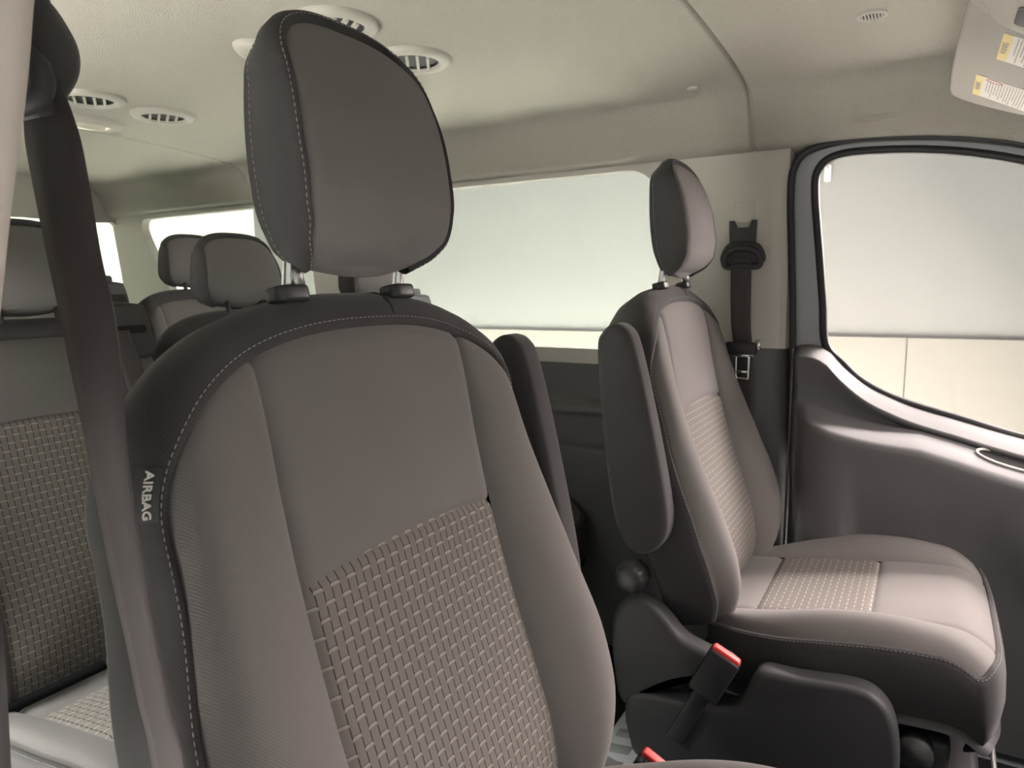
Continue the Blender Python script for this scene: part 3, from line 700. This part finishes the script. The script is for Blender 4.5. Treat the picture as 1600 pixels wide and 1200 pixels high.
def bench(X0, Y0, offs, label, Z0=0.):
    R = thing('bench_seat', label, 'bench seat', (X0, Y0, Z0), 'rear bench seats')
    for y in offs:
        d = Vector((0, y, 0)); none = lambda b: -1.0
        p = Pad(**{**bb, 'O': Vector(bb['O'])+d}); sm = p.seam; ns = lambda b: -p.seam(b)
        bk = p.surround('backrest', B_SIDE, B_TOP, CHAR, R)
        p.patch('side_bolster', none, ns, 0, 1, BENCH, bk, 8, 24); p.patch('side_bolster', sm, one, 0, 1, BENCH, bk, 8, 24)
        p.patch('upper_panel', ns, sm, .76, 1, BENCH, bk, 12, 12); p.patch('patterned_insert', ns, sm, 0, .76, PATT, bk, 14, 24)
        p.rear('backrest_rear', .116, BLK2, bk)
        h = Pad(O=Vector((0, y, .42))+BU*.672+BN*-.03, **bh)
        hd = h.patch('headrest', none, one, 0, 1, BENCH, R, 20, 20, .004, (1, 1, 0, 1))
        h.surround('headrest_surround', H_SIDE, H_TOP, CHAR, hd); h.rear('headrest_rear', .08, CHAR, hd, False); h.under('headrest_underside', .08, BENCH, hd)
        for s in (-1, 1): tube('headrest_post', [Vector((0, y+s*.05, .42))+BU*q+BN*-.055 for q in (.60, .64, .69)], .006, BLK, R, 10)
        c = Pad(**{**bc, 'O': Vector(bc['O'])+d}); cs = c.seam; nc = lambda b: -c.seam(b)
        sk = c.surround('seat_cushion', C_SIDE, C_TOP, CHAR, R)
        c.patch('cushion_bolster', none, nc, 0, 1, BENCH, sk, 8, 20); c.patch('cushion_bolster', cs, one, 0, 1, BENCH, sk, 8, 20)
        c.patch('rear_panel', nc, cs, 0, .2, BENCH, sk, 12, 6); c.patch('patterned_insert', nc, cs, .2, .66, PATT, sk, 14, 14); c.patch('front_panel', nc, cs, .66, 1, BENCH, sk, 12, 12)
        c.stitches('stitching', C_SIDE, C_TOP, 2.1, STIT, sk); c.rear('cushion_base', .14, BLK, sk, False)
        # belt outlet on the shoulder, with its webbing
        def gm(u, v, q): return tuple(Vector((0, y+u-.05, .42))+BU*v+BN*q)
        g = prism('belt_guide', smooth2([(.135, .60), (.14, .66), (.15, .675), (.235, .668), (.25, .655), (.255, .60), (.25, .56), (.20, .555), (.15, .57)], 5), gm, -.075, -.005, BLK2, R, .008, 3)
        prism('guide_cap', rrect(.145, .225, .668, .692, .008, 4), gm, -.065, -.02, BLK2, g, .005, 2)
        prism('guide_slot', rrect(.150, .240, .606, .622, .006, 4), gm, -.01, -.003, GAP, g, .001, 1)
        ribbon('belt_webbing', [gm(.155, .612, -.002), gm(.162, .54, .006), gm(.185, .40, .008), gm(.20, .2, .02), gm(.205, .05, .03)], [gm(.202, .612, -.002), gm(.208, .54, .006), gm(.228, .40, .0), gm(.245, .2, .004), gm(.25, .05, .02)], WEB, R)
    w0, w1 = min(offs)-.2, max(offs)+.2
    for xx in (.02, .30): tube('cross_rail', [(xx, w0, .255), (xx, w1, .255)], .022, BLK, R, 12)
    for y in (min(offs)-.05, max(offs)+.05):
        prism('leg', smooth2([(-.02, .001), (.34, .001), (.34, .03), (.31, .08), (.32, .25), (0, .25), (.01, .08), (-.02, .03)], 4), lambda u, v, q: (u, y+q, v), -.02, .02, BLK, R, .006, 2)
bench(-1.265, .085, (-.487, 0, .487), 'second-row grey cloth bench seat directly behind the front seats')
struct(box('floor_step', (-2.6, 0, .025), (1.3, 1.56, .05), CARP, None, .01), 'raised rear floor')
bench(-1.99, .47, (-.487, 0), 'third-row grey cloth bench seat at the back, seen beyond the second row', .052)
# ------------------------------------------------------------------ belts of the front seats
B = thing('seat_belt', 'black driver seat belt hanging on the far light grey pillar', 'seat belt', (-.42, .80, 1.2), 'front seat belts')
def bl(x, y, z): return Vector((x+.42, y-.80, z-1.2))
prism('height_slider', rrect(-.026, .026, .05, .105, .004, 3), lambda u, v, d: tuple(bl(-.424+u, wally(1.27)-d, 1.2+v)), .0, .004, TRIML, B, .0015, 2)
prism('belt_anchor', [(-.034, .056), (-.022, .056), (-.014, .038), (.014, .038), (.022, .056), (.034, .056), (.032, .0), (.022, -.04), (-.022, -.04), (-.032, .0)], lambda u, v, d: tuple(bl(-.424+u, wally(1.2)-d, 1.2+v)), .0, .022, BLK2, B, .004, 3)
lp = crom([bl(-.375, .795, 1.150), bl(-.385, .785, 1.175), bl(-.42, .783, 1.185), bl(-.455, .785, 1.175), bl(-.465, .795, 1.150), bl(-.455, .797, 1.138), bl(-.42, .79, 1.142), bl(-.385, .797, 1.138)], 6, True)
tube('guide_loop', lp, .0085, BLK2, B, 10, True)
prism('loop_cover', smooth2([(-.055, -.048), (-.05, -.02), (-.03, .0), (.03, .0), (.05, -.02), (.055, -.048), (.03, -.055), (-.03, -.055)], 4), lambda u, v, d: tuple(bl(-.42+u, wally(1.2)-.012-d, 1.2+v)), .0, .022, BLK, B, .005, 3)
ribbon('webbing', [bl(-.447, .788, 1.16), bl(-.443, .795, 1.0), bl(-.436, .812, .90), bl(-.42, .819, .6), bl(-.41, .817, .40)], [bl(-.395, .788, 1.16), bl(-.393, .795, 1.0), bl(-.388, .812, .90), bl(-.372, .819, .6), bl(-.362, .817, .40)], WEB, B)
lt = prism('latch_plate', rrect(-.042, .036, -.035, .0, .006, 4), lambda u, v, d: tuple(bl(-.412+u, .797-d, .945+v)), .0, .020, BLK, B, .004, 3)
bm = bmesh.new()
pts = rrect(-.016, .016, -.055, .004, .006, 5)
tube_into(bm, [bl(-.408+u, .782, .905+v) for u, v in pts], .0042, 8, True)
tube_into(bm, [bl(-.424, .782, .868), bl(-.392, .782, .868)], .0042, 8)
tube_into(bm, [bl(-.438, .782, .912), bl(-.380, .782, .912)], .005, 8)
bmobj('steel_tongue', bm, STEEL, lt)
tube('belt_bar', [bl(-.372, .784, .952), bl(-.368, .782, .925)], .006, STEEL, B, 8)
tube('end_anchor', [bl(-.40, .80, .43), bl(-.385, .797, .40), bl(-.36, .795, .38)], .013, STEEL2, B, 10)
N = thing('seat_belt', 'black passenger seat belt crossing the foreground beside the near pillar', 'seat belt', (-.6, -.75, 1.2), 'front seat belts')
nb = lambda x, y, z: Vector((x+.6, y+.75, z-1.2))
Rg = [(-0.621, -0.742, 1.266), (-0.608, -0.742, 1.241), (-0.599, -0.742, 1.215), (-0.588, -0.745, 1.178), (-0.563, -0.755, 1.126), (-0.53, -0.768, 1.087), (-0.502, -0.782, 1.051), (-0.481, -0.795, 1.018), (-0.468, -0.803, 0.985), (-0.457, -0.808, 0.952), (-0.445, -0.811, 0.91), (-0.434, -0.814, 0.869), (-0.419, -0.817, 0.828), (-0.404, -0.82, 0.789), (-0.376, -0.825, 0.62), (-0.346, -0.83, 0.42)]
Lf = [(-0.645, -0.757, 1.266), (-0.652, -0.757, 1.244), (-0.654, -0.757, 1.219), (-0.642, -0.76, 1.181), (-0.614, -0.769, 1.128), (-0.581, -0.781, 1.087), (-0.552, -0.792, 1.05), (-0.524, -0.802, 1.014), (-0.51, -0.806, 0.979), (-0.5, -0.808, 0.943), (-0.486, -0.811, 0.899), (-0.47, -0.814, 0.856), (-0.456, -0.817, 0.814), (-0.441, -0.82, 0.773), (-0.415, -0.825, 0.61), (-0.39, -0.83, 0.42)]
ribbon('webbing', [nb(*p) for p in Lf], [nb(*p) for p in Rg], WEB, N, .0010, 6)
slv = [(-.655, -.748, 1.335), (-.650, -.746, 1.310), (-.645, -.745, 1.285), (-.643, -.746, 1.262), (-.640, -.748, 1.240)]
tube('guide_sleeve', crom([nb(*p) for p in slv], 6), [.018+.013*sin(pi*min(1, k/18)) for k in range(25)], BLK2, N, 14)
tube('guide_loop', crom([nb(-.605, -.768, 1.275), nb(-.64, -.772, 1.29), nb(-.69, -.778, 1.28), nb(-.69, -.772, 1.25), nb(-.64, -.766, 1.248), nb(-.607, -.764, 1.255)], 5, True), .009, BLK2, N, 8, True)
tube('belt_hanger', [nb(-.645, -.75, 1.31), nb(-.650, -.76, 1.36), nb(-.655, -.775, 1.40)], .022, BLK2, N, 12)
# ------------------------------------------------------------------ ceiling fittings
def ceil_z(x, y): return float(np.interp(abs(y), [p[0] for p in PR], [p[1] for p in PR]))-roof_drop(x)
def vent(x, y, label, turn=0.):
    z = ceil_z(x, y); T = thing('ceiling_vent', label, 'air vent', (x, y, z), 'round ceiling air vents')
    mp = lambda a, b, c: (a, b, c)
    lathe('bezel', [(.084, .002), (.083, -.005), (.078, -.011), (.068, -.014), (.060, -.012), (.055, -.002)], VENT, T, 36)
    lathe('vent_well_shade', [(.0555, -.006), (.0552, -.0025), (.05, -.0022), (0.0, -.002)], BLK2, T, 36)  # flat dark disc below the headliner, shade of the well put into its colour
    for k in range(4):
        o = -.033+k*.022; L = math.sqrt(.053**2-o*o)
        box('slat', (0, o, -.0075), (2*L, .0060, .010), VENT, T, .0005, 1, Matrix.Rotation(math.radians(24), 3, 'X') if False else None)
    T.rotation_euler = (0, 0, turn)
    return T
vent(-.985, -.05, 'round ceiling vent peeking out above the top edge of the near headrest', 2.6)
vent(-.992, .19, 'round ceiling vent just right of the near headrest top', 2.2)
vent(-1.876, -.016, 'round ceiling vent at left, partly hidden by the passenger belt', 2.6)
vent(-1.886, .191, 'round ceiling vent in full view between passenger belt and near headrest', 2.6)
def lamp(x, y, label):
    z = ceil_z(x, y); T = thing('dome_lamp', label, 'ceiling light', (x, y, z), 'ceiling lights')
    lathe('housing', [(.10, .003), (.098, -.006), (.09, -.014), (.075, -.018), (.06, -.016)], VENT, T, 36, None, .62, 1)
    lathe('lens', [(.062, -.015), (.05, -.022), (.03, -.026), (0, -.027)], LENS, T, 36, None, .62, 1)
lamp(-1.21, .01, 'pale ceiling light at the left edge of the near headrest')
lamp(-2.13, .12, 'pale ceiling light at the far left, behind the two rear vents')
def cap(name, x, y, r, label, cat):
    z = ceil_z(x, y); o = lathe(name, [(r, .001), (r*.95, -.003), (r*.6, -.0045), (0, -.005)], VENT, None, 20)
    o.location = (x, y, z); return tag(o, label, cat)
cap('round_plug', -.515, .655, .015, 'small round pale plug in the headliner left of the cross seam', 'plug')
cap('trim_clip', -2.25, .675, .018, 'small pale clip on the roof edge left of the near headrest', 'clip')
x, y = -.122, .435; z = ceil_z(x, y)
T = thing('microphone_grille', 'small oval slotted grille in the headliner above the driver door', 'grille', (x, y, z))
lathe('rim', [(.027, .002), (.026, -.003), (.021, -.0045), (.0195, -.002)], VENT, T, 28)
lathe('grille_shade', [(.0195, -.0012), (.018, -.0008), (0, -.0008)], BLK2, T, 28)  # flat dark disc painted as the shade behind the grille bars
for k in range(7):
    o = -.0165+k*.0055; L = math.sqrt(max(.0195**2-o*o, 1e-6)); box('bar', (o, 0, -.0025), (.0022, 2*L, .003), VENT, T, .0004, 1)
o = prism('grab_handle_cover', rrect(-.042, .042, -.014, .014, .006, 4), lambda u, v, d: (u, -d, v), -.006, .0022, HEAD, None, .0015, 2)
o.location = (-.13, .7555, 1.468); o.rotation_euler = (math.radians(-16), 0, 0)
tag(o, 'flat rectangular blanking cover on the headliner above the driver door window', 'cover')
# ------------------------------------------------------------------ sun visor
VS = math.radians(28)
VO = Vector((.012, .60, 1.492)); VX = Vector((cos(VS), 0, -sin(VS))); VN = Vector((-sin(VS), 0, -cos(VS)))
vm = lambda u, v, d: tuple(VX*u+Vector((0, v, 0))+VN*d)
T = thing('sun_visor', 'grey cloth sun visor with two warning labels at the top right', 'sun visor', VO)
prism('visor_board', smooth2([(.012, -.47), (.005, -.28), (.0, -.1), (.0, .03), (.001, .085), (.010, .116), (.058, .119), (.141, .075), (.19, .04), (.205, -.02), (.205, -.35), (.20, -.47), (.17, -.49), (.06, -.49), (.02, -.485)], 6), vm, -.008, .010, VISM, T, .007, 3)
def visor_label(name, u0, v0, lu, lv, rows, ring, lab):
    L = prism(name, rrect(u0, u0+lu, v0-lv, v0, .002, 3), vm, .0102, .0108, WHT, T, 0); L['label'] = lab
    hw = .014
    prism('header_band', rrect(u0, u0+hw, v0-lv, v0, .002, 3), vm, .0104, .0111, YEL, L, 0)
    text_mesh('lettering', 'WARNING', .0125, lambda x, y, z: vm(u0+hw*.5-y, v0-lv*.5-x, .0112+z), INK, L, .0001)
    bm = bmesh.new(); u = u0+hw+.007
    random.seed(int(u0*1000))
    while u < u0+lu-.004:
        a = v0-lv+.004+(.022 if (u < u0+hw+.03 and ring) else 0); b = v0-.004-random.random()*lv*.35
        x = a
        while x < b:
            w = .003+random.random()*.007; x2 = min(x+w, b)
            for c in (1,):
                P = [bm.verts.new(vm(uu, vv, .0112)) for uu, vv in ((u, x), (u+.0016, x), (u+.0016, x2), (u, x2))]; bm.faces.new(P)
            x = x2+.0018
        u += .0048
    bmobj('fine_print', bm, INK, L, False)
    if ring:
        r = [vm(u0+hw+.018+.014*cos(2*pi*k/28), v0-lv+.012+.008*sin(2*pi*k/28), .0112) for k in range(28)]
        tube('pictogram', r, .0007, REDI, L, 5, True)
visor_label('warning_label', .070, -.252, .11, .138, 8, False, 'white label with yellow band, the upper of two')
visor_label('warning_label', .046, .030, .13, .150, 8, True, 'white label with yellow band, the lower of two')
tube('visor_rod', [vm(.03, -.52, -.004), vm(.03, -.47, -.004)], .006, VENT, T, 10)
ch = thing('overhead_console', 'light grey overhead lamp console at the top right corner', 'console', (.14, .12, 1.50))
cm = lambda u, v, d: tuple(Vector(vm(u, v-.045, d))+VO-Vector((.14, .12, 1.50)))
prism('console_body', smooth2([(-.02, -.56), (.02, -.477), (.05, -.440), (.07, -.430), (.10, -.428), (.16, -.432), (.175, -.50), (.175, -.70), (-.02, -.70)], 5), cm, .0115, .024, VENT, ch, .008, 3)
prism('console_pod', smooth2([(.03, -.56), (.047, -.503), (.056, -.474), (.075, -.453), (.12, -.448), (.14, -.50), (.14, -.68), (.03, -.68)], 5), cm, .024, .034, VENT, ch, .005, 3)
prism('lamp_switch', rrect(.085, .12, -.55, -.49, .006, 3), cm, .034, .038, TRIMD, ch, .002, 2)

# small fixture on the studio wall, seen through the door glass
T = thing('wall_hook', 'small white hook on the studio wall at the upper corner of the door window', 'hook', wall_pt(-.59, 1.76, 0))
prism('hook_plate', rrect(-.018, .018, -.05, .05, .008, 3), lambda u, v, d: (u, .03-d, v), 0, .015, WHT, T, .004, 2)
tube('hook_arm', [(0, .015, .03), (-.01, -.02, .06), (-.03, -.03, .075), (-.04, -.02, .06)], .006, STEEL2, T, 8)
